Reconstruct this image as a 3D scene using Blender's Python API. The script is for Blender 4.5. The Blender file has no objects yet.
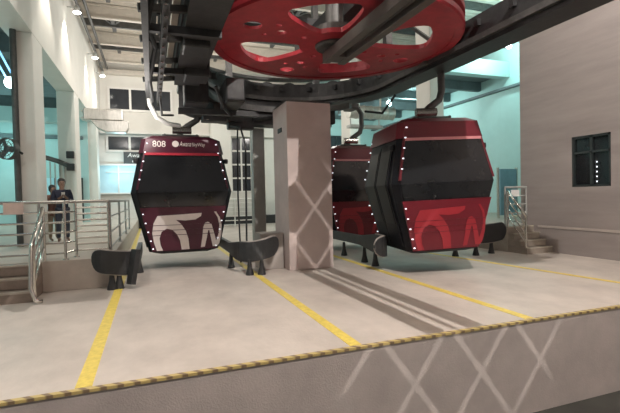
import bpy, bmesh, math, random
from mathutils import Vector, Matrix, Euler
random.seed(7)
S = bpy.context.scene
C = S.collection
PI = math.pi

# ------------------------------------------------------------------ materials
def mat(name, col, rough=.6, metal=0., var=.0, scale=3., stretch=(1, 1, 1), bump=0., bscale=40., emit=None, estr=0., spec=.5, col2=None, detail=6.):
    m = bpy.data.materials.new(name); m.use_nodes = True
    nt = m.node_tree; b = nt.nodes['Principled BSDF']
    b.inputs['Base Color'].default_value = (*col, 1)
    b.inputs['Roughness'].default_value = rough
    b.inputs['Metallic'].default_value = metal
    b.inputs['Specular IOR Level'].default_value = spec
    if emit:
        b.inputs['Emission Color'].default_value = (*emit, 1); b.inputs['Emission Strength'].default_value = estr
    if var or bump:
        tc = nt.nodes.new('ShaderNodeTexCoord'); mp = nt.nodes.new('ShaderNodeMapping')
        mp.inputs['Scale'].default_value = stretch
        nt.links.new(tc.outputs['Object'], mp.inputs['Vector'])
    if var:
        n = nt.nodes.new('ShaderNodeTexNoise'); n.inputs['Scale'].default_value = scale
        n.inputs['Detail'].default_value = detail; n.inputs['Roughness'].default_value = .62
        r = nt.nodes.new('ShaderNodeValToRGB')
        lo = col2 if col2 else tuple(max(0, c * (1 - var)) for c in col)
        hi = tuple(min(1, c * (1 + var * .5)) for c in col)
        r.color_ramp.elements[0].position = .3; r.color_ramp.elements[0].color = (*lo, 1)
        r.color_ramp.elements[1].position = .68; r.color_ramp.elements[1].color = (*hi, 1)
        nt.links.new(mp.outputs['Vector'], n.inputs['Vector'])
        nt.links.new(n.outputs['Fac'], r.inputs['Fac']); nt.links.new(r.outputs['Color'], b.inputs['Base Color'])
    if bump:
        n2 = nt.nodes.new('ShaderNodeTexNoise'); n2.inputs['Scale'].default_value = bscale
        bp = nt.nodes.new('ShaderNodeBump'); bp.inputs['Strength'].default_value = bump; bp.inputs['Distance'].default_value = .02
        nt.links.new(mp.outputs['Vector'], n2.inputs['Vector'])
        nt.links.new(n2.outputs['Fac'], bp.inputs['Height']); nt.links.new(bp.outputs['Normal'], b.inputs['Normal'])
    return m

def stripe_mat():
    m = bpy.data.materials.new('hazard_stripe'); m.use_nodes = True
    nt = m.node_tree; b = nt.nodes['Principled BSDF']; b.inputs['Roughness'].default_value = .6
    tc = nt.nodes.new('ShaderNodeTexCoord'); sp = nt.nodes.new('ShaderNodeSeparateXYZ')
    a1 = nt.nodes.new('ShaderNodeMath'); a1.operation = 'MULTIPLY_ADD'
    a1.inputs[1].default_value = .9
    a2 = nt.nodes.new('ShaderNodeMath'); a2.operation = 'MULTIPLY'; a2.inputs[1].default_value = 1 / .135
    fr = nt.nodes.new('ShaderNodeMath'); fr.operation = 'FRACT'
    r = nt.nodes.new('ShaderNodeValToRGB')
    e = r.color_ramp.elements
    e[0].position = .50; e[0].color = (.56, .43, .17, 1); e[1].position = .64; e[1].color = (.22, .15, .085, 1)
    x = r.color_ramp.elements.new(.93); x.color = (.22, .15, .085, 1)
    x = r.color_ramp.elements.new(1.0); x.color = (.56, .43, .17, 1)
    L = nt.links.new
    L(tc.outputs['Object'], sp.inputs[0]); L(sp.outputs['Y'], a1.inputs[0]); L(sp.outputs['X'], a1.inputs[2])
    L(a1.outputs[0], a2.inputs[0]); L(a2.outputs[0], fr.inputs[0]); L(fr.outputs[0], r.inputs['Fac']); L(r.outputs['Color'], b.inputs['Base Color'])
    return m

M = dict(
    floor=mat('platform_concrete', (.58, .515, .465), .55, var=.20, scale=1.3, stretch=(1, .7, 1), bump=.15, bscale=25, spec=.35),
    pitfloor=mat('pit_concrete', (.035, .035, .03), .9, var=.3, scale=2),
    front=mat('face_concrete', (.46, .405, .38), .8, var=.12, scale=2.5, bump=.2, bscale=60, spec=.2),
    kerb=mat('kerb_concrete', (.58, .51, .45), .7, var=.12, scale=3, bump=.1, spec=.2),
    step=mat('step_tile', (.30, .235, .195), .6, var=.2, scale=6),
    nosing=mat('step_nosing', (.46, .40, .34), .5, var=.1, scale=12),
    stepR=mat('pale_step', (.36, .31, .26), .6, var=.15, scale=6),
    nosingR=mat('pale_nosing', (.50, .45, .38), .5, var=.1, scale=12),
    yellow=mat('yellow_paint', (.80, .62, .13), .5, var=.2, scale=14),
    stripe=stripe_mat(),
    wall=mat('white_wall', (.72, .69, .64), .8, var=.05, scale=1.5, spec=.2),
    rwall=mat('board_marked_wall', (.34, .30, .285), .85, var=.14, scale=1.6, stretch=(1, .3, 2.2), bump=.2, bscale=50, spec=.15),
    trim=mat('wall_trim', (.50, .44, .40), .6, var=.08, scale=5),
    pillar=mat('pillar_paint', (.60, .50, .475), .7, var=.08, scale=3, bump=.08, spec=.25),
    greypaint=mat('grey_paint', (.40, .40, .38), .55, var=.1, scale=6),
    plinth=mat('plinth_concrete', (.42, .38, .35), .8, var=.12, scale=4),
    teal=mat('pale_teal_wall', (.47, .64, .63), .8, var=.06, scale=1.2, spec=.2),
    deck=mat('ceiling_deck', (.60, .54, .47), .7, var=.18, scale=1.2),
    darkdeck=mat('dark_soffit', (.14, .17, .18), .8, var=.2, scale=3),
    cream=mat('cream_steel', (.62, .56, .49), .5, var=.1, scale=5),
    dark=mat('dark_steel', (.042, .042, .044), .5, metal=.25, var=.35, scale=6, bump=.1, bscale=30),
    dark2=mat('grey_steel', (.10, .098, .095), .5, metal=.3, var=.3, scale=7),
    beam=mat('beam_paint', (.125, .115, .105), .5, metal=.1, var=.2, scale=5),
    rubber=mat('black_rubber', (.028, .029, .031), .6, var=.3, scale=9, bump=.1),
    guide=mat('guide_rubber', (.030, .031, .033), .5, var=.3, scale=7, bump=.08),
    steel=mat('brushed_steel', (.72, .69, .64), .22, metal=.95, var=.08, scale=30),
    duct=mat('galvanised_duct', (.62, .60, .56), .38, metal=.8, var=.18, scale=4, stretch=(4, 1, 1)),
    red=mat('wheel_red', (.42, .034, .048), .45, var=.22, scale=5, bump=.05, spec=.4),
    maroon=mat('cabin_maroon', (.070, .009, .024), .35, var=.1, scale=3, spec=.5),
    cabred=mat('cabin_red', (.145, .010, .020), .35, var=.1, scale=3, spec=.5),
    redlogo=mat('logo_red', (.34, .022, .034), .4, var=.1, scale=5),
    whitelogo=mat('logo_white', (.80, .72, .68), .5, var=.06, scale=8),
    band=mat('band_red', (.42, .035, .055), .25, var=.06, scale=6),
    shell=mat('cabin_shell', (.010, .010, .014), .5, var=.2, scale=5, spec=.2),
    glass=mat('tinted_glass', (.016, .017, .019), .12, var=.2, scale=2.5, spec=.55),
    window=mat('night_window', (.035, .038, .045), .12, var=.2, scale=2),
    winframe=mat('dark_frame', (.022, .03, .03), .4, var=.1, scale=9),
    whiteframe=mat('white_frame', (.75, .72, .68), .5, var=.05, scale=9),
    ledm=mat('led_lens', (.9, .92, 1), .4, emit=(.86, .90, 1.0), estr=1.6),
    lampm=mat('lamp_lens', (1, 1, .95), .4, emit=(1, .96, .88), estr=14.),
    lampt=mat('cool_lamp_lens', (.9, 1, 1), .4, emit=(.75, 1, 1), estr=16.),
    tube=mat('blue_streak_glow', (.4, .7, 1), .4, emit=(.25, .62, .95), estr=1.1),
    litroom=mat('lit_room_wall', (.55, .78, .86), .8, var=.08, scale=1.5),
    signm=mat('sign_board', (.055, .06, .062), .5, var=.1, scale=5),
    signtext=mat('sign_text', (.85, .85, .83), .5, var=.03, scale=5),
    notice=mat('notice_sheet', (.74, .58, .52), .6, var=.08, scale=12),
    whiteboard=mat('white_board', (.80, .80, .78), .5, var=.04, scale=12),
    bluepanel=mat('blue_panel', (.22, .38, .46), .5, var=.15, scale=4),
    skin=mat('skin', (.20, .12, .085), .6, var=.05, scale=20),
    hair=mat('hair', (.012, .010, .009), .5, var=.2, scale=60),
    navy=mat('navy_cloth', (.018, .022, .042), .85, var=.2, scale=25),
    jean=mat('denim_cloth', (.05, .06, .085), .85, var=.2, scale=25),
    rust=mat('rust_cloth', (.17, .075, .055), .85, var=.2, scale=25),
    tan=mat('tan_cloth', (.30, .22, .15), .85, var=.2, scale=25),
    phone=mat('phone_case', (.75, .75, .72), .4, var=.05, scale=20),
    sideglass=mat('side_glass', (.010, .011, .013), .35, var=.2, scale=2.5, spec=.12),
    pale=mat('pale_band', (.66, .27, .28), .3, var=.05, scale=6),
    seat=mat('cabin_seat', (.05, .05, .05), .7, var=.2, scale=9),
)

# ------------------------------------------------------------------ geometry helpers
class MB:
    def __init__(s): s.bm = bmesh.new()
    def box(s, x0, x1, y0, y1, z0, z1, mtx=None):
        vs = [s.bm.verts.new((x, y, z)) for x in (x0, x1) for y in (y0, y1) for z in (z0, z1)]
        for f in ((0, 1, 3, 2), (4, 6, 7, 5), (0, 4, 5, 1), (2, 3, 7, 6), (0, 2, 6, 4), (1, 5, 7, 3)):
            s.bm.faces.new([vs[i] for i in f])
        if mtx is not None:
            for v in vs: v.co = mtx @ v.co
        return s
    def bar(s, a, b, w, h=None, up=(0, 0, 1)):
        a, b = Vector(a), Vector(b); h = h or w
        d = (b - a).normalized(); u = Vector(up)
        if abs(d.dot(u)) > .98: u = Vector((0, 1, 0))
        sx = d.cross(u).normalized(); su = sx.cross(d).normalized()
        r = [[s.bm.verts.new(p + sx * i * w / 2 + su * j * h / 2) for i, j in ((-1, -1), (1, -1), (1, 1), (-1, 1))] for p in (a, b)]
        s._skin(r, True); return s
    def _skin(s, rings, cap):
        n = len(rings[0])
        for a, b in zip(rings, rings[1:]):
            for i in range(n):
                s.bm.faces.new((a[i], a[(i + 1) % n], b[(i + 1) % n], b[i]))
        if cap:
            s.bm.faces.new(list(reversed(rings[0]))); s.bm.faces.new(rings[-1])
    def tube(s, pts, r, n=10, cap=True):
        pts = [Vector(p) for p in pts]; rings = []; N = len(pts)
        rr = r if isinstance(r, (list, tuple)) else [r] * N
        prev = None
        for i, p in enumerate(pts):
            t = (pts[min(i + 1, N - 1)] - pts[max(i - 1, 0)]).normalized()
            u = prev if prev is not None else (Vector((0, 0, 1)) if abs(t.z) < .9 else Vector((1, 0, 0)))
            sx = (u - t * u.dot(t)).normalized(); prev = sx; sy = t.cross(sx)
            rings.append([s.bm.verts.new(p + (sx * math.cos(a) + sy * math.sin(a)) * rr[i]) for a in [2 * PI * k / n for k in range(n)]])
        s._skin(rings, cap); return s
    def cyl(s, a, b, r, n=20): return s.tube([a, b], r, n)
    def lathe(s, prof, c=(0, 0, 0), n=24, axis='z', close=False):
        rings = []; c = Vector(c)
        for r, h in prof:
            ring = []
            for k in range(n):
                a = 2 * PI * k / n
                p = {'z': (r * math.cos(a), r * math.sin(a), h), 'y': (r * math.cos(a), h, r * math.sin(a)), 'x': (h, r * math.cos(a), r * math.sin(a))}[axis]
                ring.append(s.bm.verts.new(c + Vector(p)))
            rings.append(ring)
        if close: rings.append(rings[0])
        s._skin(rings, not close); return s
    def loft(s, rings, cap=True):
        R = [[s.bm.verts.new(p) for p in r] for r in rings]
        s._skin(R, cap); return s
    def prism(s, poly, fn, thick):
        """polygon of 2D points; fn maps (a, b, depth) to 3D"""
        f = [s.bm.verts.new(fn(a, b, thick)) for a, b in poly]
        k = [s.bm.verts.new(fn(a, b, 0)) for a, b in poly]
        n = len(poly)
        s.bm.faces.new(f); s.bm.faces.new(list(reversed(k)))
        for i in range(n): s.bm.faces.new((k[i], k[(i + 1) % n], f[(i + 1) % n], f[i]))
        return s
    def build(s, name, m, parent=None, bevel=0., smooth=False):
        bmesh.ops.recalc_face_normals(s.bm, faces=s.bm.faces)
        me = bpy.data.meshes.new(name); s.bm.to_mesh(me); s.bm.free()
        me.materials.append(m)
        o = bpy.data.objects.new(name, me); C.objects.link(o)
        if parent: o.parent = parent
        if smooth:
            for p in me.polygons: p.use_smooth = True
        if bevel:
            b = o.modifiers.new('bevel', 'BEVEL'); b.width = bevel; b.segments = 2; b.limit_method = 'ANGLE'
        return o

def tag(o, label=None, cat=None, group=None, kind=None):
    if label: o['label'] = label
    if cat: o['category'] = cat
    if group: o['group'] = group
    if kind: o['kind'] = kind
    return o
def empty(name, loc=(0, 0, 0), rz=0., label=None, cat=None, group=None):
    o = bpy.data.objects.new(name, None); C.objects.link(o); o.empty_display_size = .2
    o.location = loc; o.rotation_euler = (0, 0, rz)
    return tag(o, label, cat, group)
def struct(mb, name, m, **k):
    o = mb.build(name, m, **k); o['kind'] = 'structure'; return o
def copy_tree(o, parent=None):
    c = o.copy(); C.objects.link(c)
    if parent: c.parent = parent
    for ch in list(o.children): copy_tree(ch, c)
    return c
def text_obj(body, name, m, parent, size, org, fit=None, italic=0., thick=.004, face=None):
    cu = bpy.data.curves.new('lettering', 'FONT'); cu.body = body; cu.size = size; cu.shear = italic; cu.extrude = thick
    cu.align_x = 'LEFT'
    t = bpy.data.objects.new('lettering', cu); C.objects.link(t)
    bpy.context.view_layer.update()
    me = bpy.data.meshes.new_from_object(t.evaluated_get(bpy.context.evaluated_depsgraph_get()))
    bpy.data.objects.remove(t); bpy.data.curves.remove(cu)
    xs = [v.co.x for v in me.vertices]; k = fit / (max(xs) - min(xs)) if fit else 1
    x0 = min(xs)
    for v in me.vertices:
        p = ((v.co.x - x0) * k, v.co.y, v.co.z)
        v.co = face(*p) if face else Vector((org[0] + p[0], org[1] - p[2], org[2] + p[1]))
    me.materials.clear(); me.materials.append(m)
    o = bpy.data.objects.new(name, me); C.objects.link(o); o.parent = parent
    return o

# ------------------------------------------------------------------ camera
R = ((.9380, .0290, -.3440), (-.3450, .0140, -.9390), (-.0220, .9990, .0230))
from math import sqrt
def make_camera():
    Y = Vector((-158, 6.5, -430)).normalized(); P = Vector((842, 28.5, -430)).normalized()
    Z = P.cross(Y).normalized(); X = Y.cross(Z)
    m3 = Matrix((X, Y, Z))
    cd = bpy.data.cameras.new('camera'); cd.sensor_width = 36; cd.sensor_fit = 'HORIZONTAL'; cd.lens = 430 / 620 * 36
    cd.clip_start = .05; cd.clip_end = 200
    o = bpy.data.objects.new('camera', cd); C.objects.link(o)
    o.matrix_world = Matrix.Translation((0, 0, 1.6)) @ m3.to_4x4()
    S.camera = o
make_camera()

# ------------------------------------------------------------------ the building shell
struct(MB().box(-10, 16, 4.072, 27.4, -.30, 0), 'floor', M['floor'])
struct(MB().box(-10, 9.8, 4.06, 4.072, -1.3, -.004).box(-10, 9.8, 4.072, 4.5, -1.3, -.301), 'wall_platform', M['front'])
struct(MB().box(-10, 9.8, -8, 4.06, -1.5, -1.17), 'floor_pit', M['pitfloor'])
struct(MB().box(-10, 9.8, 4.05, 4.105, -.022, .006), 'trim_1', M['stripe'])
for (xa, xb, yb) in ((-.60, -.66, 26.8), (2.0, 2.0, 20), (4.43, 4.55, 12.5), (7.62, 6.95, 10.2)):
    mb = MB(); w = .068
    mb.prism([(xa - w, 4.125), (xa + w, 4.125), (xb + w, yb), (xb - w, yb)], lambda a, b, d: (a, b, d), .004)
    o = struct(mb, 'floor_marking', M['yellow'])

# raised boarding decks
struct(MB().box(-10, -.74, 8.78, 27, 0, .55), 'floor_deck', M['kerb'], bevel=.01)
struct(MB().box(8.9, 16, 8.96, 27, 0, .68), 'floor_landing', M['stepR'], bevel=.01)
mb = MB(); nb = MB()
for i in range(3):
    y = 8.0 + .26 * i; z = .1833 * (i + 1)
    mb.box(-10, -1.86, y, 8.78, .1833 * i, z - .012)
    nb.box(-10, -1.855, y - .012, y + .05, z - .035, z)
struct(mb, 'stairs', M['step']); struct(nb, 'trim_2', M['nosing'])
mb = MB(); nb = MB()
for i in range(4):
    y = 8.35 + .2 * i; z = .17 * (i + 1)
    mb.box(8.92, 9.8, y, 8.96, .17 * i, z - .01)
    nb.box(8.915, 9.8, y - .01, y + .04, z - .03, z)
struct(mb, 'stairs', M['stepR']); struct(nb, 'trim_3', M['nosingR'])

# left wall: columns, deep fascia beam, upper wall
struct(MB().box(-3.2, -2.6, 4.5, 27, 5.7, 9.7), 'wall_left', M['wall'])
for y0, y1, xo in ((12.1, 13.1, -2.95), (18.1, 19.1, -3.2), (24.7, 25.7, -3.2)):
    struct(MB().box(xo, -2.6, y0, y1, .55, 5.7), 'wall_column', M['wall'], bevel=.02)
# rooms behind the left columns
struct(MB().box(-10, -9.8, 4.5, 27, 0, 6), 'wall_outer', M['teal'])
struct(MB().box(-9.8, -3.0, 24.6, 24.8, .55, 6.3), 'wall_side', M['teal'])
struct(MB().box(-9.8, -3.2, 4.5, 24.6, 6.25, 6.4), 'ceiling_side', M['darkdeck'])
struct(MB().box(-9.8, -3.2, 19.4, 19.9, 4.75, 5.30), 'wall_beam', M['teal'])
struct(MB().box(-9.8, -3.2, 24.35, 24.6, 4.75, 4.9), 'trim_4', M['darkdeck'])
mb = MB()
for y in (14, 16.5, 22): mb.box(-9.8, -3.2, y, y + .25, 5.75, 6.25)
struct(mb, 'ceiling_joist', M['darkdeck'])

# back wall
struct(MB().box(-3.2, 16, 27, 27.3, 0, 9.7), 'wall_back', M['wall'])
def framed_window(name, x0, x1, z0, z1, nx, nz, y=27., pane=None, fw=.07, fr='whiteframe'):
    p = MB().box(x0, x1, y - .03, y + .0, z0, z1).build(name, pane or M['window'])
    p['kind'] = 'structure'
    f = MB()
    for i in range(nx + 1):
        x = x0 + (x1 - x0) * i / nx; f.box(x - fw / 2, x + fw / 2, y - .09, y + .0, z0 - fw / 2, z1 + fw / 2)
    for i in range(nz + 1):
        z = z0 + (z1 - z0) * i / nz; f.box(x0, x1, y - .08, y, z - fw / 2, z + fw / 2)
    f.build('window_frame', M[fr], p)
    return p
framed_window('window_1', -2.15, 1.25, 6.78, 8.05, 3, 1, fw=.12)
framed_window('window_2', -2.30, 1.25, 4.45, 5.33, 3, 1, fw=.12)
framed_window('window_3', 4.72, 6.6, 2.0, 5.4, 3, 4, fw=.10)
# lit ticket room cut into the back wall
struct(MB().box(-3.15, 1.8, 26.80, 26.99, 2.05, 3.62), 'wall_ticket_room', M['litroom'])
f = MB()
for x in (-3.15, -1.75, -.35, 1.05, 1.8): f.box(x - .035, x + .035, 26.72, 26.82, 2.05, 3.62)
f.box(-3.15, 1.8, 26.70, 26.83, 3.60, 3.70).box(-3.15, 1.8, 26.70, 26.83, 1.98, 2.06).box(-2.4, 1.8, 26.74, 26.82, 3.2, 3.25)
struct(f, 'window_4', M['whiteframe'])
struct(MB().box(-2.6, 9.8, 26.5, 27, 5.4, 5.55), 'trim_5', M['wall'])
struct(MB().box(-2.6, 9.8, 26.6, 27, 8.75, 9.0), 'trim_6', M['cream'])
struct(MB().box(3.4, 4.6, 26.2, 27, 0, 9.6), 'wall_pier', M['wall'])
struct(MB().box(-.74, 8.9, 26.0, 27, 0, .5), 'baseboard_back', M['rubber'])

# right wall with its window, then columns and the teal rooms behind
struct(MB().box(9.8, 10.1, -8, 6.82, -1.5, 9.7).box(9.8, 10.1, 7.79, 9.37, -1.5, 9.7).box(9.8, 10.1, 6.82, 7.79, -1.5, 1.69).box(9.8, 10.1, 6.82, 7.79, 2.92, 9.7), 'wall_right', M['rwall'])
struct(MB().box(9.8, 9.80 - .015, -8, 8.8, .63, .69), 'trim_7', M['trim'])
w = MB().box(9.86, 9.9, 6.82, 7.79, 1.69, 2.92).build('window_5', M['glass']); w['kind'] = 'structure'
f = MB()
for y in (6.85, 7.30, 7.76): f.box(9.81, 9.88, y - .03, y + .03, 1.69, 2.92)
for z in (1.72, 2.89, 2.52): f.box(9.81, 9.88, 6.82, 7.79, z - .025, z + .025)
f.build('window_frame', M['winframe'], w)
for y0, y1 in ((13.5, 14.4), (20.4, 21.5)):
    struct(MB().box(9.8, 10.4, y0, y1, 0, 9.6), 'wall_column', M['wall'], bevel=.02)
struct(MB().box(14.6, 14.9, 9.3, 27, .6, 9.7), 'wall_teal', M['teal'])
struct(MB().box(10.1, 14.9, 9.15, 9.37, .6, 9.7), 'wall_return', M['rwall'])
struct(MB().box(10.4, 14.6, 26.6, 26.9, .6, 9.7), 'wall_far', M['teal'])
struct(MB().box(9.9, 14.6, 14.5, 14.9, 6.55, 7.2), 'wall_beam', M['teal'])
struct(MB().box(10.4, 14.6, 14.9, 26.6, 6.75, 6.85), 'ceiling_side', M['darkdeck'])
mb = MB()
for y in (16.2, 18.4, 20.8, 23): mb.box(10.4, 14.6, y, y + .22, 6.35, 6.75)
mb.box(14.4, 14.6, 9.5, 26.6, 6.04, 6.14)
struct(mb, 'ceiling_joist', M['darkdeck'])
framed_window('window_6', 10.9, 12.6, 4.3, 5.6, 2, 1, y=26.6, fr='winframe')

# ceiling: profiled deck, beams, purlins
mb = MB(); n = 0
y = -8
pts = []
while y < 27.2:
    pts += [(y, 9.72), (y + .12, 9.72), (y + .17, 9.66), (y + .29, 9.66)]; y += .34
top = [(p[0], 9.85) for p in pts]
mb.loft([[(-3.2, a, b) for a, b in pts + top[::-1]], [(14.2, a, b) for a, b in pts + top[::-1]]])
struct(mb, 'ceiling', M['deck'])
mb = MB()
for y in (13.2, 16.4, 19.6, 22.8, 25.6):
    mb.box(-2.6, 14, y - .09, y + .09, 9.08, 9.13).box(-2.6, 14, y - .02, y + .02, 9.13, 9.6).box(-2.6, 14, y - .09, y + .09, 9.58, 9.65)
struct(mb, 'ceiling_beam', M['cream'])
mb = MB()
for y in (11.6, 14.8, 18, 21.2, 24.3):
    mb.box(-2.6, 14, y - .07, y + .07, 9.35, 9.64)
    for x in (-1.4, 1.1, 3.6, 6.1): mb.bar((x, y - .8, 9.5), (x, y + .8, 9.5), .16, .14).bar((x - .7, y - 1.2, 9.55), (x, y, 9.45), .06).bar((x + .7, y - 1.2, 9.55), (x, y, 9.45), .06)
struct(mb, 'ceiling_joist', M['dark2'])
mb = MB()
for x, z in ((-2.38, 8.85), (-2.15, 9.0)): mb.tube([(x, 4.6, z), (x, 26.9, z)], .06, 8)
struct(mb, 'ceiling_conduit', M['dark2'])

# ------------------------------------------------------------------ hall things: pillar, post, plinth
p = empty('pillar', (3.275, 9.415, 0), 0, 'square pinkish concrete pillar standing behind the red wheel', 'pillar')
MB().box(-.515, .515, -.545, .545, 0, 3.66).build('shaft', M['pillar'], p, bevel=.012)
MB().box(-.50, .50, -.53, .53, 3.66, 3.70).build('cap_plate', M['dark2'], p)
MB().box(-.535, -.515, -.18, .10, 3.05, 3.15).build('name_plate', M['dark'], p)
p = empty('support_post', (2.92, 12.3, 0), 0, 'slim grey steel post left of the pinkish pillar, carrying the curved track', 'post')
MB().box(-.17, .17, -.17, .17, .03, 3.60).build('shaft', M['greypaint'], p, bevel=.01)
MB().box(-.25, .25, -.25, .25, 0, .03).build('base_plate', M['dark2'], p)
tag(MB().box(2.22, 2.74, 9.25, 9.85, 0, .80).build('plinth', M['plinth'], bevel=.01), 'low grey concrete block against the left side of the pillar', 'plinth')

# ------------------------------------------------------------------ the red bullwheel
WC = Vector((3.28, 7.4, 4.4))
w = empty('bullwheel', WC, 0, 'big red horizontal cable wheel hanging overhead above the platform', 'wheel')
def arc_blob(a0, a1, r0, r1, rnd=.16, n=10):
    """kidney opening with rounded corners in polar space"""
    pts = []
    rm = (r0 + r1) / 2
    def corner(a, r, da, dr, start):
        out = []
        for k in range(6):
            t = start + PI / 2 * k / 5
            out.append((a + da * math.cos(t), r + dr * math.sin(t)))
        return out
    dr = (r1 - r0) * .42; da = (a1 - a0) * .16
    pol = []
    pol += corner(a1 - da, r1 - dr, da, dr, 0)
    pol += corner(a0 + da, r1 - dr, da, dr, PI / 2)
    pol += corner(a0 + da, r0 + dr, da, dr, PI)
    pol += corner(a1 - da, r0 + dr, da, dr, 1.5 * PI)
    # densify along arcs
    full = []
    for (a, r), (b, s) in zip(pol, pol[1:] + pol[:1]):
        k = max(1, int(abs(b - a) / .12))
        for i in range(k): full.append((a + (b - a) * i / k, r + (s - r) * i / k))
    return [(r * math.cos(a), r * math.sin(a)) for a, r in full]
def plate_with_holes(outer, holes, thick):
    cu = bpy.data.curves.new('plate', 'CURVE'); cu.dimensions = '2D'; cu.fill_mode = 'BOTH'; cu.extrude = thick / 2
    for poly in [outer] + holes:
        sp = cu.splines.new('POLY'); sp.points.add(len(poly) - 1); sp.use_cyclic_u = True
        for q, (x, y) in zip(sp.points, poly): q.co = (x, y, 0, 1)
    t = bpy.data.objects.new('plate', cu); C.objects.link(t); bpy.context.view_layer.update()
    me = bpy.data.meshes.new_from_object(t.evaluated_get(bpy.context.evaluated_depsgraph_get()))
    bpy.data.objects.remove(t); bpy.data.curves.remove(cu)
    return me
circ = lambda cx, cy, r, n=24: [(cx + r * math.cos(2 * PI * k / n), cy + r * math.sin(2 * PI * k / n)) for k in range(n)]
spokes = [math.radians(a) for a in (14, 104, 196, 284)]
holes = []
for a in spokes:
    holes.append(arc_blob(a + math.radians(21), a + math.radians(69), .62, 1.74))
    for r, q in ((1.68, .15), (1.14, .085), (.70, .055)): holes.append(circ(r * math.cos(a), r * math.sin(a), q))
    for s in (-1, 1):
        holes.append(circ(1.36 * math.cos(a + s * .17), 1.36 * math.sin(a + s * .17), .05, 14))
me = plate_with_holes(circ(0, 0, 2.16, 96), holes, .05)
me.materials.clear(); me.materials.append(M['red'])
o = bpy.data.objects.new('web', me); C.objects.link(o); o.parent = w; o.location = (0, 0, .025)
MB().lathe([(2.06, -.02), (2.20, -.02), (2.22, .02), (2.22, .10), (2.12, .16), (2.22, .22), (2.22, .32), (2.06, .32)], n=96, close=True).build('rim', M['red'], w, smooth=False)
for i, a in enumerate(spokes):   # flanged lips round the four openings
    bl = arc_blob(a + math.radians(21), a + math.radians(69), .62, 1.74)
    cx = sum(q[0] for q in bl) / len(bl); cy = sum(q[1] for q in bl) / len(bl)
    inn = [(cx + (x - cx) * .94, cy + (y - cy) * .94) for x, y in bl]
    mb = MB(); n = len(bl)
    A = [mb.bm.verts.new((x, y, 0.0)) for x, y in bl]; B = [mb.bm.verts.new((x, y, 0.08)) for x, y in bl]
    A2 = [mb.bm.verts.new((x, y, 0.0)) for x, y in inn]; B2 = [mb.bm.verts.new((x, y, 0.08)) for x, y in inn]
    for k in range(n):
        j = (k + 1) % n
        mb.bm.faces.new((A[k], A[j], B[j], B[k])); mb.bm.faces.new((A2[k], B2[k], B2[j], A2[j]))
        mb.bm.faces.new((A[k], A2[k], A2[j], A[j])); mb.bm.faces.new((B[k], B[j], B2[j], B2[k]))
    mb.build('opening_lip', M['red'], w)
MB().lathe([(.0, -.06), (.34, -.06), (.36, -.03), (.36, .3), (.0, .3)], n=32).build('hub', M['dark2'], w)
MB().lathe([(.0, .30), (.16, .30), (.16, 1.1), (.0, 1.1)], n=24).build('shaft', M['dark2'], w)

w.scale = (1.03, 1.03, 1)
# twin beams that carry the wheel (they run out over the platform edge)
b = empty('wheel_support_frame', (3.28, 4.8, 4.1), 0, 'pair of dark grey steel beams running under the red wheel', 'beam')
for x0, x1 in ((3.085, 3.225), (3.395, 3.535)):
    MB().box(x0 - 3.28, x1 - 3.28, 2.30 - 4.8, 7.55 - 4.8, 0, .18).build('beam', M['beam'], b, bevel=.01)
MB().box(3.225 - 3.28, 3.395 - 3.28, 7.15 - 4.8, 7.5 - 4.8, .02, .16).build('cross_plate', M['beam'], b)
MB().box(3.29 - 3.28, 3.335 - 3.28, 2.30 - 4.8, 6.4 - 4.8, .05, .12).build('cable_tray', M['dark2'], b)
MB().box(3.225 - 3.28, 3.395 - 3.28, 4.75 - 4.8, 6.0 - 4.8, .13, .17).build('cover_plate', M['dark2'], b)
MB().lathe([(0, .18), (.2, .18), (.2, .26), (0, .26)], c=(0, 2.6, 0)).build('bearing', M['dark2'], b)

# ------------------------------------------------------------------ the U shaped overhead track
CX, CY, RAD = 3.28, 9.45, 2.5
def u_path(r, y0, n=28):
    pts = [(CX - r, y) for y in (y0, (y0 + CY) / 2)]
    pts += [(CX - r * math.cos(PI * k / n), CY + r * math.sin(PI * k / n)) for k in range(n + 1)]
    pts += [(CX + r, y) for y in ((y0 + CY) / 2, y0 - .3)]
    return pts
def sweep(path, u0, u1, z0, z1):
    """rectangular section swept along a plan path; u is the offset to the outside"""
    rings = []
    for i, (x, y) in enumerate(path):
        a = path[max(i - 1, 0)]; c = path[min(i + 1, len(path) - 1)]
        t = Vector((c[0] - a[0], c[1] - a[1], 0)).normalized(); nrm = Vector((-t.y, t.x, 0))
        p = Vector((x, y, 0))
        rings.append([p + nrm * u + Vector((0, 0, z)) for u, z in ((u0, z0), (u1, z0), (u1, z1), (u0, z1))])
    return MB().loft(rings)
Y0 = 4.3
tr = empty('overhead_track', (CX, CY, 3.6), 0, 'dark U-shaped overhead cabin track with rubber drive tyres behind the red wheel', 'track')
def tpart(mb, name, m, **k):
    o = mb.build(name, m, tr, **k)
    for v in o.data.vertices: v.co -= Vector((CX, CY, 3.6))
    return o
path = u_path(RAD, Y0)
tpart(sweep(path, -.22, .30, 4.22, 4.78), 'main_beam', M['dark'])
tpart(sweep(path, .30, .50, 4.42, 4.52), 'running_rail', M['dark2'])
tpart(sweep(path, .62, .70, 4.68, 4.92), 'outer_rail', M['dark'])
tpart(sweep(path, -.30, -.22, 4.30, 4.40), 'inner_rail', M['dark2'])
tpart(sweep(path, .36, .58, 5.05, 5.12), 'walkway', M['dark2'])
arc = [q for q in u_path(RAD, Y0)[2:-2]]
tpart(sweep(arc[3:21], -.30, .30, 3.62, 4.22), 'curve_guard', M['dark'])
tpart(sweep(arc[2:24], -.42, -.30, 3.95, 4.10), 'curve_rail', M['dark2'])
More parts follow.
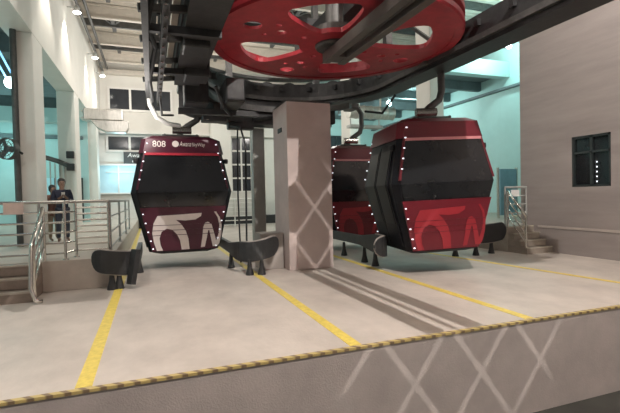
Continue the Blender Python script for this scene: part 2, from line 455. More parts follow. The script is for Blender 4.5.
# lighter guide tubes and side plates of the left run
tpart(MB().box(.33, .42, 4.4, 9.6, 4.15, 4.26), 'guide_tube', M['cream'])
for x0, x1, y1, z0 in ((-.06, .02, 11.0, 3.78), (.17, .25, 10.5, 3.74)):
    tpart(MB().box(x0, x1, 4.4, y1, z0, z0 + .25), 'side_plate', M['dark'])
for i in range(16):
    tpart(MB().lathe([(0, 0), (.022, 0), (.022, -.02), (0, -.02)], c=(.21, 4.6 + i * .35, 3.74), n=8), 'bolt', M['steel'])
tpart(MB().box(.50, 1.00, 4.4, 9.4, 3.98, 4.20), 'under_tray', M['dark'])
# cross ribs and brackets
for i, (x, y) in enumerate(path[2:-2]):
    if i % 3: continue
    a = Vector((x - CX, y - CY, 0)).normalized() if y > CY else Vector((math.copysign(1, x - CX), 0, 0))
    tpart(MB().bar(Vector((x, y, 4.62)) - a * .35, Vector((x, y, 4.8)) + a * .75, .10, .12), 'cross_rib', M['dark'])
for sgn in (-1, 1):
    for y in (4.6, 5.4, 6.2, 7.0, 7.8, 8.6):
        x = CX + sgn * RAD
        tpart(MB().bar((x - sgn * .3, y, 4.62), (x + sgn * .74, y, 4.82), .09, .11), 'cross_rib', M['dark'])
for y in (4.9, 5.8, 6.9, 8.0, 9.2):
    tpart(MB().bar((-.1, y, 4.0), (.6, y + .1, 4.1), .07, .09), 'bracket', M['dark2'])
    tpart(MB().bar((-.02, y, 4.0), (.1, y + .05, 4.75), .06), 'bracket', M['dark2'])
# hangers up to the roof
for sgn in (-1, 1):
    for y in (5.0, 7.4, 9.8):
        x = CX + sgn * (RAD + .05)
        tpart(MB().box(x - .09, x + .09, y - .09, y + .09, 4.4, 9.64), 'roof_hanger', M['dark2'])
        tpart(MB().bar((x, y, 4.5), (x, y + 1.4, 5.6), .07), 'brace', M['dark2'])
for a in (60, 120):
    x = CX - 2.5 * math.cos(math.radians(a)); y = CY + 2.5 * math.sin(math.radians(a))
    tpart(MB().box(x - .08, x + .08, y - .08, y + .08, 4.4, 9.64), 'roof_hanger', M['dark2'])
# drive tyres (prototype, then copies)
def tyre_mesh():
    t = MB().lathe([(.20, -.05), (.255, -.05), (.275, -.02), (.275, .02), (.255, .05), (.20, .05)], n=22, axis='x', close=True)
    return t
tyres = []
tp = None
spots = [(s, y) for s in (-1, 1) for y in [4.5 + .52 * k for k in range(10)]]
for s, y in spots:
    if tp is None:
        tp = tyre_mesh().build('drive_tyre', M['rubber'], tr)
        h = MB().lathe([(0, -.035), (.06, -.05), (.20, -.03), (.20, .03), (.06, .05), (0, .035)], n=18, axis='x').build('wheel_disc', M['whiteboard'], tp)
        o = tp
    else:
        o = copy_tree(tp, tr)
    o.location = (s * (RAD + .40), y - CY, 4.72 - 3.6)
for k in range(1, 14):
    a = PI * k / 14
    o = copy_tree(tp, tr)
    o.location = (-(RAD + .40) * math.cos(a), (RAD + .40) * math.sin(a), 4.72 - 3.6); o.rotation_euler = (0, 0, PI - a)
tpart(MB().tube([(-.02, 9.9, 3.95), (.02, 9.95, 3.65), (.15, 10.1, 3.42), (.40, 10.3, 3.32), (.66, 10.5, 3.32)], .05, 10), 'guide_curve', M['whiteboard'])
tpart(MB().tube([(.1, 5.2, 4.1), (.0, 6.1, 3.9), (.12, 7.2, 4.0), (.02, 8.5, 3.8), (.08, 9.7, 3.7)], .04, 8), 'cable', M['rubber'])
# gear housings and cables on the left run
for (x, y, z, sx, sy, sz) in ((.95, 9.6, 3.62, .5, .5, .5), (.85, 8.4, 3.85, .45, .6, .45), (.7, 6.9, 3.88, .4, .5, .4), (1.5, 10.9, 3.5, .6, .4, .5), (2.3, 11.6, 3.45, .7, .3, .5), (4.6, 11.2, 3.6, .5, .4, .4), (1.7, 9.4, 3.6, .4, .9, .5)):
    tpart(MB().box(x - sx / 2, x + sx / 2, y - sy / 2, y + sy / 2, z, z + sz), 'gear_housing', M['dark'], bevel=.03)
for (pts, r) in ((((1.3, 9.0, 3.9), (1.5, 9.3, 3.55), (1.75, 9.9, 3.5), (1.9, 10.6, 3.7)), .04), (((2.0, 11.4, 3.5), (2.1, 10.6, 3.35), (2.2, 10.5, 2.9), (2.16, 10.5, 0)), .025), (((2.05, 10.7, 3.4), (2.0, 10.6, 1.7), (2.03, 10.6, 0)), .02), (((4.2, 11.3, 3.9), (3.9, 11.5, 3.75), (3.3, 11.6, 3.85), (2.6, 11.4, 3.7)), .05),
                 (((5.55, 9.0, 4.0), (5.35, 9.3, 3.6), (5.2, 9.9, 3.75)), .03), (((.2, 9.4, 3.8), (.25, 9.7, 3.4), (.5, 10.2, 3.5)), .025)):
    tpart(MB().tube(pts, r, 8), 'cable', M['rubber'])
for q in ((.6, 2.4, 9.9, 10.05, 3.5, 3.62), (.0, 1.1, 8.2, 8.3, 3.88, 3.98), (.0, 1.0, 6.2, 6.3, 3.88, 3.98)): tpart(MB().box(*q), 'stretcher', M['dark'])
# chain of small lamps / polished fittings under the curve
# overhead machinery girders above the wheel
g = empty('machinery_girder', (4.2, 7, 5.3), 0, 'dark steel machinery girders above the right of the red wheel', 'girder')
MB().box(-.3, .5, -3.2, 4.6, .1, .6).build('girder', M['dark'], g)
MB().box(-.9, -.4, -3.2, 2.6, .9, 1.3).build('girder', M['dark2'], g)
for y in (-2.2, .8, 3.6): MB().box(-2.4, 1.2, y - .12, y + .12, .6, .9).build('crossbeam', M['dark'], g)
MB().box(-.8, .1, -.5, .6, -.0, .5).build('gearbox', M['dark2'], g, bevel=.04)
for y in (-2.2, 3.6):
    for x in (-2.2, 1.0): MB().box(x - .08, x + .08, y - .08, y + .08, .9, 4.36).build('hanger', M['dark2'], g)

# ------------------------------------------------------------------ gondola cabins
HT = 2.55
def lerp(z, a, b, c):
    zm = 1.33
    return a + (b - a) * z / zm if z <= zm else b + (c - b) * (z - zm) / (HT - zm)
fw = lambda z: lerp(z, .66, .96, .71)
yf = lambda z: lerp(z, -.86, -1.03, -.86)
hw = lambda z: fw(z) + .09
def octo(z, g=0.):
    a, h, y = fw(z) - g, hw(z) - g, yf(z) + g
    return [(-a, y, z), (a, y, z), (h, y + .16, z), (h, -y - .16, z), (a, -y, z), (-a, -y, z), (-h, -y - .16, z), (-h, y + .16, z)]
def face_pt(sgn):
    return lambda x, z, d: (x, sgn * (-yf(z) + d) if sgn > 0 else yf(z) - d, z)
def patch(zs, xl, xr, sgn, off, th):
    """solid panel lying on the end face; xl/xr give x limits at height z"""
    mb = MB(); P = face_pt(sgn); rings = []
    for z in zs:
        rings.append([P(xl(z), z, off - th), P(xr(z), z, off - th), P(xr(z), z, off), P(xl(z), z, off)])
    return mb.loft(rings)
def emblem(parent, m, sgn):
    def cv(pts): return [((145 + x / 7.29 - 182.7) / 46.5, max(.03, (251.8 - (205 + y / 7.29)) / 44.9)) for x, y in pts]
    arch = [(80, 340), (62, 272), (52, 200), (62, 130), (90, 75), (220, 70), (395, 62), (390, 86), (350, 110), (280, 115), (215, 108), (250, 140), (280, 190), (298, 250), (305, 332), (250, 334), (240, 262), (220, 215), (188, 180), (150, 170), (115, 192), (100, 240), (106, 290), (122, 341)]
    wv = [(386, 322), (398, 240), (405, 170), (418, 138), (440, 130), (465, 150), (484, 220), (497, 278), (514, 230), (522, 160), (510, 100), (484, 56), (499, 55), (526, 100), (539, 160), (536, 230), (521, 298), (505, 318), (472, 320), (458, 245), (448, 195), (440, 195), (430, 250), (414, 320)]
    mb = MB(); P = face_pt(sgn)
    for poly in (arch, wv):
        poly = [(x, min(z, 1.0)) for x, z in cv(poly)]
        mb.prism(poly, lambda a, b, d: P(a * (-1 if sgn > 0 else 1), b, .016 + d), .004)
    return mb.build('emblem', m, parent)
def make_cabin(label, body, logo, number=True, leds=(-1, 1)):
    root = empty('gondola_cabin', (0, 0, 0), 0, label, 'cable car', 'gondola cabins in the station')
    MB().loft([octo(0, .02), octo(1.33, .02), octo(HT - .03, .02)]).build('shell', M['shell'], root)
    MB().loft([octo(-.06, .16), octo(0.0, .02)]).build('floor_pan', M['rubber'], root)
    MB().loft([octo(HT - .34, -.012), octo(HT - .02, -.012), [(x * .82, y * .82, HT + .07) for x, y, z in octo(HT)]]).build('roof', body, root)
    # light reveal under the roof band
    for sgn in (-1, 1):
        P = patch((2.16, 2.215), lambda z: -fw(z) * .96, lambda z: fw(z) * .96, sgn, .03, .05)
        P.build('band', M['band'] if number else M['pale'], root)
        patch((.02, .5, 1.0), lambda z: -fw(z), lambda z: fw(z), sgn, .012, .04).build('end_panel', body, root)
        patch((1.01, 1.33, 1.7, 2.17), lambda z: -fw(z) * .955, lambda z: fw(z) * .955, sgn, .008, .04).build('end_window', M['glass'], root)
        patch((1.325, 1.34), lambda z: -fw(z) * .955, lambda z: fw(z) * .955, sgn, .014, .03).build('window_rail', M['shell'], root)
        for q in (-1, 1):
            xa = (lambda z: -fw(z)) if q < 0 else (lambda z: fw(z) * .955)
            xb = (lambda z: -fw(z) * .955) if q < 0 else (lambda z: fw(z))
            patch((1.40, 1.8, 2.2), xa, xb, sgn, .014, .05).build('corner_post', body, root)
            if sgn > 0 or q not in leds: continue
            for z in (2.30, 2.1, 1.9, 1.7, 1.5, .9, .7, .5, .3):
                x = q * (hw(z) + .004); y = -yf(z) - .19
                MB().box(x - .012, x + .012, y - .012, y + .012, z - .011, z + .011).build('led_dot', M['ledm'], root)
            for z in (2.42, 2.22, 2.02, 1.82, 1.62, .86, .66, .46, .26, .08):
                x = q * (fw(z) - .03); y = sgn * (-yf(z) + .022)
                MB().box(x - .014, x + .014, y - .010, y + .010, z - .011, z + .011).build('led_dot', M['ledm'], root)
        for z in (.60, .485, .375):
            patch((z - .006, z + .006), lambda q: -fw(q) * .97, lambda q: fw(q) * .97, sgn, .024, .02).build('panel_rib', body, root)
        emblem(root, logo, sgn)
    for q in (-1, 1):     # side doors: two glazed leaves each
        for (y0, y1) in ((-.66, -.015), (.015, .66)):
            rings = []
            for z in (.10, 1.33, 2.12):
                x = q * (hw(z) + .006); xi = q * (hw(z) - .05)
                rings.append([(xi, y0, z), (x, y0, z), (x, y1, z), (xi, y1, z)])
            d = MB().loft(rings).build('door', M['shell'], root)
            rings = []
            for z in (.55, 1.33, 2.02):
                x = q * (hw(z) + .014); xi = q * (hw(z) - .03)
                rings.append([(xi, y0 + .06, z), (x, y0 + .06, z), (x, y1 - .06, z), (xi, y1 - .06, z)])
            MB().loft(rings).build('door_window', M['sideglass'], d)
        MB().lathe([(0, -.06), (.045, -.05), (.05, 0), (.045, .05), (0, .06)], c=(q * (hw(2.1) + .05), -.70, 2.05), n=12).build('door_roller', M['rubber'], root)
    # number, emblem disc and lettering on the roof band
    ff = lambda x0, z0, e: (lambda x, y, z: Vector((x0 + x, yf(z0) - .013 - z - e + (y) * 0.0, z0 + y)))
    if number:
        text_obj('808', 'number', M['whitelogo'], root, .19, None, fit=.26, face=ff(-.60, 2.35, .004))
        MB().lathe([(0, 0), (.07, 0), (.07, -.012), (0, -.012)], c=(-.14, yf(2.42) - .012, 2.42), n=20, axis='y').build('badge', M['whitelogo'], root)
        text_obj('Awana', 'lettering', M['whitelogo'], root, .16, None, fit=.24, italic=.3, face=ff(-.06, 2.37, .004))
        text_obj('SkyWay', 'lettering', M['whitelogo'], root, .11, None, fit=.27, face=ff(.20, 2.375, .004))
    # roof frame and hanger arm
    f = MB()
    for x in (-.34, .34): f.tube([(x, -.55, HT + .12), (x, .55, HT + .12)], .03, 8)
    for y in (-.45, 0, .45): f.tube([(-.34, y, HT + .12), (.34, y, HT + .12)], .03, 8)
    for x in (-.34, .34):
        for y in (-.45, .45): f.box(x - .05, x + .05, y - .05, y + .05, HT + .0, HT + .14)
    f.build('roof_frame', M['dark2'], root)
    MB().tube([(0, 0, HT + .1), (.02, 0, HT + .28), (.18, 0, HT + .42), (.40, 0, HT + .58), (.46, 0, HT + .78), (.46, 0, HT + 1.15), (.36, 0, HT + 1.32), (.16, 0, HT + 1.36)], .075, 10).build('hanger_arm', M['dark2'], root, smooth=True)
    MB().box(-.02, .28, -.28, .28, HT + 1.26, HT + 1.42).build('grip', M['dark2'], root, bevel=.03)
    MB().cyl((-.16, -.10, HT + .3), (.26, -.12, HT + .3), .09, 12).build('damper', M['steel'], root)
    MB().tube([(.20, .02, HT + .42), (.02, .30, HT + .25), (-.1, .42, HT + .12)], .025, 8).build('stay', M['dark2'], root)
    return root
c1 = make_cabin('maroon gondola cabin with a white emblem on its lower panel', M['maroon'], M['whitelogo'])
c1.location = (.68, 11.05, .43); c1.scale = (1.06, 1, 1)
c3 = make_cabin('red gondola cabin with a red emblem, nearest of the two right of the pillar', M['cabred'], M['redlogo'], False, (-1,))
c3.location = (5.58, 7.88, .49); c3.rotation_euler = (0, math.radians(-1.6), math.radians(-10)); c3.scale = (1.05, 1, 1)
c2 = copy_tree(c3)
c2['label'] = 'red gondola cabin partly hidden between the pillar and a nearer red cabin'
c2.location = (5.72, 12.1, .43); c2.rotation_euler = (0, 0, math.radians(-3))

# ------------------------------------------------------------------ flared rubber guides
def guide(label, pts, z0, z1, peds, bracket=None, lift=.05):
    r = empty('cabin_guide', (pts[-3][0], pts[-3][1], 0), 0, label, 'guide rail', 'black cabin guides')
    O = Vector((pts[-3][0], pts[-3][1], 0))
    # smooth the plan path
    P = [Vector((x, y, 0)) for x, y in pts]
    for _ in range(2):
        Q = [P[0]]
        for a, b in zip(P, P[1:]): Q += [a * .75 + b * .25, a * .25 + b * .75]
        P = Q + [P[-1]]
    n = len(P); L = [0]
    for a, b in zip(P, P[1:]): L.append(L[-1] + (b - a).length)
    def ring(i, th, g):
        a = P[max(i - 1, 0)]; c = P[min(i + 1, n - 1)]; t = (c - a).normalized(); nr = Vector((-t.y, t.x, 0))
        d = L[-1] - L[i]; h = (z1 - z0) / 2
        k = 1.0
        if d < .22: k = math.sqrt(max(.02, 1 - ((.22 - d) / .22) ** 2))
        zc = (z0 + z1) / 2 + lift * max(0, 1 - d / .75) ** 1.5
        s = h * k * (.55 + .45 * min(1, max(0, 1 - (d - 1.0) / .8)))
        zl, zh = zc - s - g, zc + s + g
        return [P[i] - O + nr * th / 2 + Vector((0, 0, zl)), P[i] - O - nr * th / 2 + Vector((0, 0, zl)), P[i] - O - nr * th / 2 + Vector((0, 0, zh)), P[i] - O + nr * th / 2 + Vector((0, 0, zh))]
    MB().loft([ring(i, .10, 0) for i in range(n)]).build('rubber_panel', M['guide'], r, bevel=.01)
    k0 = max(0, n - 16)
    MB().loft([ring(i, .045, .018) for i in range(k0, n)]).build('edge_trim', M['trim'], r)
    for (x, y) in peds:
        pb = MB().lathe([(0, 0), (.085, 0), (.085, .02), (.05, .16), (.035, z0 + .06), (0, z0 + .06)], c=(x - O.x, y - O.y, 0), n=14).build('pedestal', M['dark'], r)
    if bracket:
        a, b = bracket
        MB().bar(Vector(a) - O, Vector(b) - O, .14, .10).build('bracket', M['guide'], r)
    return r
guide('black curved cabin guide at the start of the leftmost yellow line', [(-.30, 11.4), (-.30, 9.4), (-.30, 8.85), (-.40, 8.55), (-.66, 8.46), (-.92, 8.50), (-1.02, 8.62)], .24, .66, [(-.72, 8.5), (-.60, 8.53), (-.30, 10.2)], ((-.40, 8.42, .08), (-.30, 8.5, .70)), .11)
guide('black curved cabin guide in front of the pillar, its flared end by the concrete block', [(1.66, 12.0), (1.66, 9.8), (1.68, 9.2), (1.80, 8.85), (2.02, 8.72), (2.28, 8.74), (2.50, 8.92)], .27, .68, [(1.86, 8.78), (2.10, 8.72), (1.67, 9.9)], None, .15)
guide('dark curved cabin guide under the hidden red cabin right of the pillar', [(4.80, 12.8), (4.80, 10.0), (4.74, 9.0), (4.68, 8.3), (4.62, 8.0), (4.48, 7.86), (4.28, 7.88)], .30, .72, [(4.70, 8.6), (4.74, 9.2), (4.80, 10.5)], None, .02)
guide('black rounded guide end sticking out right of the nearer red cabin', [(7.0, 11.5), (7.0, 9.6), (7.05, 9.1), (7.3, 8.88), (7.9, 8.85), (8.4, 8.92), (8.84, 9.0)], .30, .78, [(7.2, 8.97), (7.75, 8.86), (8.35, 8.97), (7.0, 10.4)])

# ------------------------------------------------------------------ railings
def railing(label, a, b, zb, nb, posts, h=1.05, low=.12, group=None, m='steel', r=.022):
    a = Vector((a[0], a[1], zb)); b = Vector((b[0], b[1], zb))
    root = empty('railing', a, 0, label, 'railing', group)
    d = b - a
    MB().tube([Vector((0, 0, h)), d + Vector((0, 0, h))], r * 1.35, 10).build('handrail', M[m], root)
    for i in range(nb):
        z = low + (h - low) * i / nb
        MB().tube([Vector((0, 0, z)), d + Vector((0, 0, z))], r * .85, 8).build('rail_bar', M[m], root)
    for t in posts:
        p = d * t
        MB().tube([p, p + Vector((0, 0, h))], r * 1.15, 10).build('post', M[m], root)
        MB().lathe([(0, 0), (.055, 0), (.05, .015), (0, .015)], c=p, n=12).build('base_flange', M[m], root)
    return root
railing('steel railing on the raised deck behind the left steps', (-6.5, 8.86), (-1.5, 8.86), .55, 5, (0, .33, .66, .92, 1))
railing('short steel railing piece turning back from the end of the deck-edge railing', (-1.5, 8.9), (-1.38, 9.24), .55, 5, (1,))
railing('bright steel railing beside the leftmost curved guide', (-1.36, 9.26), (-.80, 9.26), .55, 8, (.98,))
railing('steel railing along the lane edge behind the maroon cabin', (-.80, 9.4), (-.80, 17), .55, 3, (0, .35, .7, 1), m='greypaint')
railing('dark railing at the far end of the hall left of the pillar', (.5, 24), (5.6, 24), .0, 6, (0, .25, .5, .75, 1), h=1.55, m='whiteframe', r=.03)
railing('barrier rail across the top of the right steps', (8.98, 9.12), (9.74, 9.12), .68, 4, (0, .98), h=1.05, m='greypaint')
# stair handrails
def stair_rail(label, x, y0, y1, z0, z1, m, foot=True):
    root = empty('stair_handrail', (x, y0, 0), 0, label, 'railing')
    for i, hh in enumerate((.95, .72, .49, .26)):
        pts = [(0, -.02, z0 + hh), (0, y1 - y0, z1 + hh)]
        if i == 0 and foot: pts = [(.16, -.24, .04), (.08, -.28, .05), (0, -.22, .25), (0, -.10, z0 + hh - .12)] + pts
        MB().tube(pts, .032 if i == 0 else .02, 10).build('handrail' if i == 0 else 'rail_bar', M[m], root, smooth=True)
    for y, zz in ((0, z0), (y1 - y0, z1)):
        MB().tube([(0, y, zz), (0, y, zz + .95)], .03, 10).build('post', M[m], root)
    return root
stair_rail('shiny steel handrail sloping down beside the left steps', -1.83, 8.05, 8.82, 0, .55, 'steel')
stair_rail('pale handrail sloping down beside the right steps', 8.97, 8.42, 9.02, 0.0, .68, 'steel', False)
tag(MB().box(-2.42, -2.12, 8.80, 8.815, 1.40, 1.60).build('notice_board', M['notice']), 'pinkish notice sheet hung on the left deck railing', 'notice')
tag(MB().box(9.16, 9.44, 9.075, 9.09, 1.48, 1.66).build('notice_board', M['whiteboard']), 'small white notice sheet on the barrier at the right steps', 'notice')
p = empty('screen_panel', (11.85, 12.0, .68), 0, 'blue panel screen behind the right steps', 'panel')
MB().box(-.3, .5, 0, .04, .1, 1.75).build('panel', M['bluepanel'], p); MB().box(-.35, -.3, -.02, .06, 0, 1.8).build('leg', M['steel'], p); MB().box(.5, .55, -.02, .06, 0, 1.8).build('leg', M['steel'], p)

# balustrade of the far stair on the left
p = empty('balustrade', (-3.55, 18, .55), 0, 'dark sloping stair balustrade between the two left columns', 'railing')
MB().tube([(-.25, 0, 2.75), (.35, 0, 2.55), (.84, 0, 2.32)], .085, 10).build('handrail', M['dark2'], p)
for i in range(6):
    x = -.2 + i * .15
    MB().tube([(x, 0, 0), (x, 0, 2.62 - .3 * i / 6)], .022, 8).build('baluster', M['greypaint'], p)
p = empty('stair_window', (-4.2, 24.5, 1.6), 0, 'bright blue lit doorway seen between the two left columns', 'doorway')
MB().box(-.9, .9, 0, .05, -1.0, 1.2).build('pane', M['litroom'], p)
f = MB()
for x in (-.9, -.3, .3, .9): f.box(x - .04, x + .04, -.03, 0, -1.0, 1.2)
f.build('frame', M['winframe'], p)
for z, l in ((3.33, 'upper dark speaker box on the far left column'), (2.88, 'lower dark speaker box on the far left column, at the balustrade end')):
    p = empty('wall_speaker', (-2.78, 18.0, z), 0, l, 'speaker')
    MB().box(-.13, .13, -.12, .02, -.13, .13).build('body', M['dark'], p, bevel=.02)
    MB().box(-.04, .04, .0, .10, -.04, .04).build('mount', M['dark2'], p)
# drain pipe and wall fan on the near left column
tag(MB().tube([(-2.98, 12.02, .55), (-2.98, 12.02, 5.7)], .07, 12).build('drain_pipe', M['dark2']), 'dark vertical drain pipe on the nearest left column', 'pipe')
fa = empty('wall_fan', (-3.08, 11.72, 2.85), math.radians(-25), 'dark caged wall fan fixed to the nearest left column', 'fan')
MB().lathe([(0, -.05), (.07, -.05), (.07, .12), (0, .12)], n=16, axis='y').build('motor', M['dark'], fa)
g = MB()
for r in (.10, .17, .24): g.lathe([(r - .006, -.09), (r + .006, -.09), (r + .006, -.078), (r - .006, -.078)], n=28, axis='y', close=True)
g.lathe([(.235, -.08), (.25, -.08), (.25, .05), (.235, .05)], n=28, axis='y', close=True)
for k in range(12):
    a = 2 * PI * k / 12; g.bar((.05 * math.cos(a), -.088, .05 * math.sin(a)), (.245 * math.cos(a), -.088, .245 * math.sin(a)), .008)
g.build('guard', M['dark2'], fa)
for k in range(3):
    a = 2 * PI * k / 3
    pr_ = [(0, -.04), (.19, -.09), (.21, .02), (.05, .05)]
    ca, sa = math.cos(a), math.sin(a)
    MB().prism(pr_, lambda u, v, d: (u * ca - v * sa, -.03 + v * .3 + d, u * sa + v * ca), .006).build('blade', M['dark2'], fa)
MB().tube([(0, .1, 0), (.1, .16, -.05), (.22, .16, -.1)], .03, 8).build('bracket', M['dark'], fa)

# sign on the back wall
s = empty('hanging_sign', (-.70, 26.72, 3.68), 0, 'dark sign with white lettering on the white wall left of the maroon cabin', 'sign')
MB().box(-.75, .75, 0, .2, 0, .70).build('board', M['signm'], s)
text_obj('Awana', 'lettering', M['signtext'], s, .34, (-.55, -.004, .40), fit=.95, italic=.25)
text_obj('exit', 'lettering', M['signtext'], s, .30, (-.30, -.004, .09), fit=.55)

ls = empty('led_reflection', (9.845, 7.18, 2.27), 0, 'vertical row of five small bluish LED reflections in the dark right window', 'lights')
for i in range(5): MB().box(-.006, .004, -.012, .012, -.115 * i - .016, -.115 * i + .016).build('led_dot', M['ledm'], ls)  # glowing dots stand in for cabin LEDs reflected in the glass
MB().box(.0, .008, -.004, .004, -.56, .10).build('backing_strip', M['rubber'], ls)
# ducts
d = empty('air_duct', (-1.6, 20, 4.9), 0, 'silver air duct elbow hanging near the far left column', 'duct')
MB().loft([[(x, y, z) for x, z in ((-.95, .05), (.55, .05), (.55, .52), (-.95, .52))] for y in (-.3, .35)]).build('duct_body', M['duct'], d, bevel=.04)
MB().loft([[(-.7, -.28, .05), (.75, -.28, .05), (.75, .3, .05), (-.7, .3, .05)], [(-.45, -.28, -.25), (.75, -.28, -.25), (.75, .3, -.25), (-.45, .3, -.25)], [(-.1, -.28, -.42), (.65, -.28, -.42), (.65, .3, -.42), (-.1, .3, -.42)]]).build('duct_outlet', M['duct'], d, bevel=.02)
for z in (.12, .40): MB().box(-1.02, -.9, -.2, .2, z, z + .05).build('bracket', M['cream'], d)
d = empty('air_duct', (9.2, 17, 5.25), 0, 'round silver air duct above the hidden red cabin', 'duct')
prof = []
n = 24
for i in range(n + 1):
    prof.append((.28 + (.02 if i % 4 == 0 else 0), -1.1 + 2.2 * i / n))
MB().lathe([(0, -1.1)] + prof + [(0, 1.1)], n=20, axis='x').build('duct_body', M['duct'], d)
for x in (-.6, .5): MB().box(x - .03, x + .03, -.02, .02, .2, 3.86).build('hanger', M['cream'], d)
d = empty('cable_tray', (8.9, 17, 4.55), 0, 'grey cable tray under the round silver duct', 'tray')
MB().box(-.8, .8, -.2, .2, 0, .12).build('tray', M['greypaint'], d)
for x in (-.7, .7): MB().box(x - .02, x + .02, -.02, .02, .12, .40).build('hanger', M['greypaint'], d)

# ------------------------------------------------------------------ people on the left deck
def skinned(name, m, parent, verts, edges, radii, root=0):
    me = bpy.data.meshes.new(name); me.from_pydata([Vector(v) for v in verts], edges, []); me.materials.append(m)
    o = bpy.data.objects.new(name, me); C.objects.link(o); o.parent = parent
    me.skin_vertices.new() if hasattr(me.skin_vertices, 'new') and not me.skin_vertices else None
    sk = o.modifiers.new('skin', 'SKIN')
    if not me.skin_vertices:
        bm = bmesh.new(); bm.from_mesh(me); bm.verts.layers.skin.verify(); bm.to_mesh(me); bm.free()
    for i, r in enumerate(radii):
        rr = r if isinstance(r, tuple) else (r, r)
        me.skin_vertices[0].data[i].radius = rr
        me.skin_vertices[0].data[i].use_root = (i == root)
    sk.use_smooth_shade = True
    sb = o.modifiers.new('sub', 'SUBSURF'); sb.levels = 1; sb.render_levels = 2
    return o
def person(label, loc, h, rz, top, legs, phone=False):
    root = empty('person', loc, rz, label, 'person'); k = h / 1.75
    V = []; E = []; Rr = []
    def add(p, r, par=None):
        V.append(tuple(c * k for c in p)); Rr.append(tuple(c * k for c in r) if isinstance(r, tuple) else r * k)
        if par is not None: E.append((par, len(V) - 1))
        return len(V) - 1
    J = {}
    pel = add((0, 0, .95), (.145, .10)); sp = add((0, .01, 1.12), (.135, .095), pel); ch = add((0, .01, 1.32), (.16, .11), sp)
    nk = add((0, .0, 1.47), .055, ch); hd0 = add((0, -.01, 1.54), (.07, .085), nk); hd1 = add((0, -.015, 1.64), (.078, .095), hd0); add((0, -.01, 1.71), (.06, .07), hd1)
    add((0, -.115, 1.615), .014, hd1)                                   # nose
    for s in (-1, 1): add((s * .085, .0, 1.62), (.012, .02), hd1)       # ears
    arms = {}
    for s in (-1, 1):
        sh = add((s * .185, .01, 1.40), .06, ch)
        if phone:
            el = add((s * .24, -.02, 1.13), .043, sh); wr = add((s * .10, -.24, 1.20), .03, el); hd = add((s * .07, -.29, 1.23), (.036, .02), wr)
        else:
            el = add((s * .235, .03, 1.12), .043, sh); wr = add((s * .235, -.06, .88), .03, el); hd = add((s * .232, -.08, .80), (.020, .036), wr)
        d = Vector(V[hd]) / k - Vector(V[wr]) / k; d.normalize(); side = Vector((0, 1, 0)) if not phone else Vector((0, 0, 1))
        for f in range(4):
            ln = (.055, .07, .075, .065)[f]; q = Vector(V[hd]) / k + side * (f - 1.5) * .02 + d * .05
            a = add(tuple(q), .009, hd); add(tuple(q + d * ln * .8 + Vector((-s * .02, -.01, 0))), .008, a)
        t = Vector(V[hd]) / k - side * .03 + Vector((-s * .02, -.02, 0)); a = add(tuple(t), .010, wr); add(tuple(t + d * .05), .009, a)
        arms[s] = (sh, el, wr)
    lg = {}
    for s in (-1, 1):
        hp = add((s * .095, 0, .88), .088, pel); kn = add((s * .105, -.01, .49), .056, hp); an = add((s * .11, .02, .085), .038, kn); toe = add((s * .125, -.15, .03), (.042, .03), an)
        lg[s] = (hp, kn, an)
    skinned('body', M['skin'], root, V, E, Rr)
    # jacket
    W = [V[pel][:2] + (.86 * k,), V[pel], V[sp], V[ch], (0, 0, 1.445 * k)]; F = [(0, 1), (1, 2), (2, 3), (3, 4)]; Q = [(.165 * k, .125 * k), (.163 * k, .122 * k), (.155 * k, .118 * k), (.178 * k, .13 * k), (.085 * k, .08 * k)]
    for s in (-1, 1):
        i = len(W); W += [V[j] for j in arms[s]]; F += [(3, i), (i, i + 1), (i + 1, i + 2)]; Q += [.075 * k, .058 * k, .043 * k]
    skinned('jacket', top, root, W, F, Q, 1)
    W = [V[pel]]; F = []; Q = [(.152 * k, .112 * k)]
    for s in (-1, 1):
        i = len(W); W += [V[j] for j in lg[s]]; F += [(0, i), (i, i + 1), (i + 1, i + 2)]; Q += [.102 * k, .072 * k, .056 * k]
    skinned('trousers', legs, root, W, F, Q, 0)
    b = MB()
    b.lathe([(0, 1.785), (.05, 1.775), (.090, 1.74), (.104, 1.69), (.102, 1.64), (.092, 1.59), (.07, 1.55), (0, 1.56)], c=(0, .028, 0), n=18)
    for v in b.bm.verts: v.co *= k
    b.build('hair', M['hair'], root, smooth=True)
    for s in (-1, 1):
        MB().lathe([(0, -.006), (.009, -.004), (.009, .004), (0, .006)], c=(s * .032 * k, -.098 * k, 1.645 * k), n=8, axis='y').build('eye', M['hair'], root)
    MB().box(-.022 * k, .022 * k, -.100 * k, -.088 * k, 1.568 * k, 1.576 * k).build('mouth', M['rust'], root)
    return root
person('person in dark navy jacket standing behind the left deck railing holding a phone', (-2.24, 13.0, .55), 1.66, math.radians(15), M['navy'], M['jean'], True)
tag(MB().box(-.04, .04, -.005, .005, -.075, .075).build('phone', M['phone']), 'pale phone held by the person in the navy jacket', 'phone')
ph = C.objects['phone']; ph.location = (-2.16, 12.68, .55 + 1.23); ph.rotation_euler = (.4, 0, math.radians(15))
person('person in rust-brown top partly behind the near left column', (-2.52, 13.35, .55), 1.5, math.radians(40), M['rust'], M['tan'])

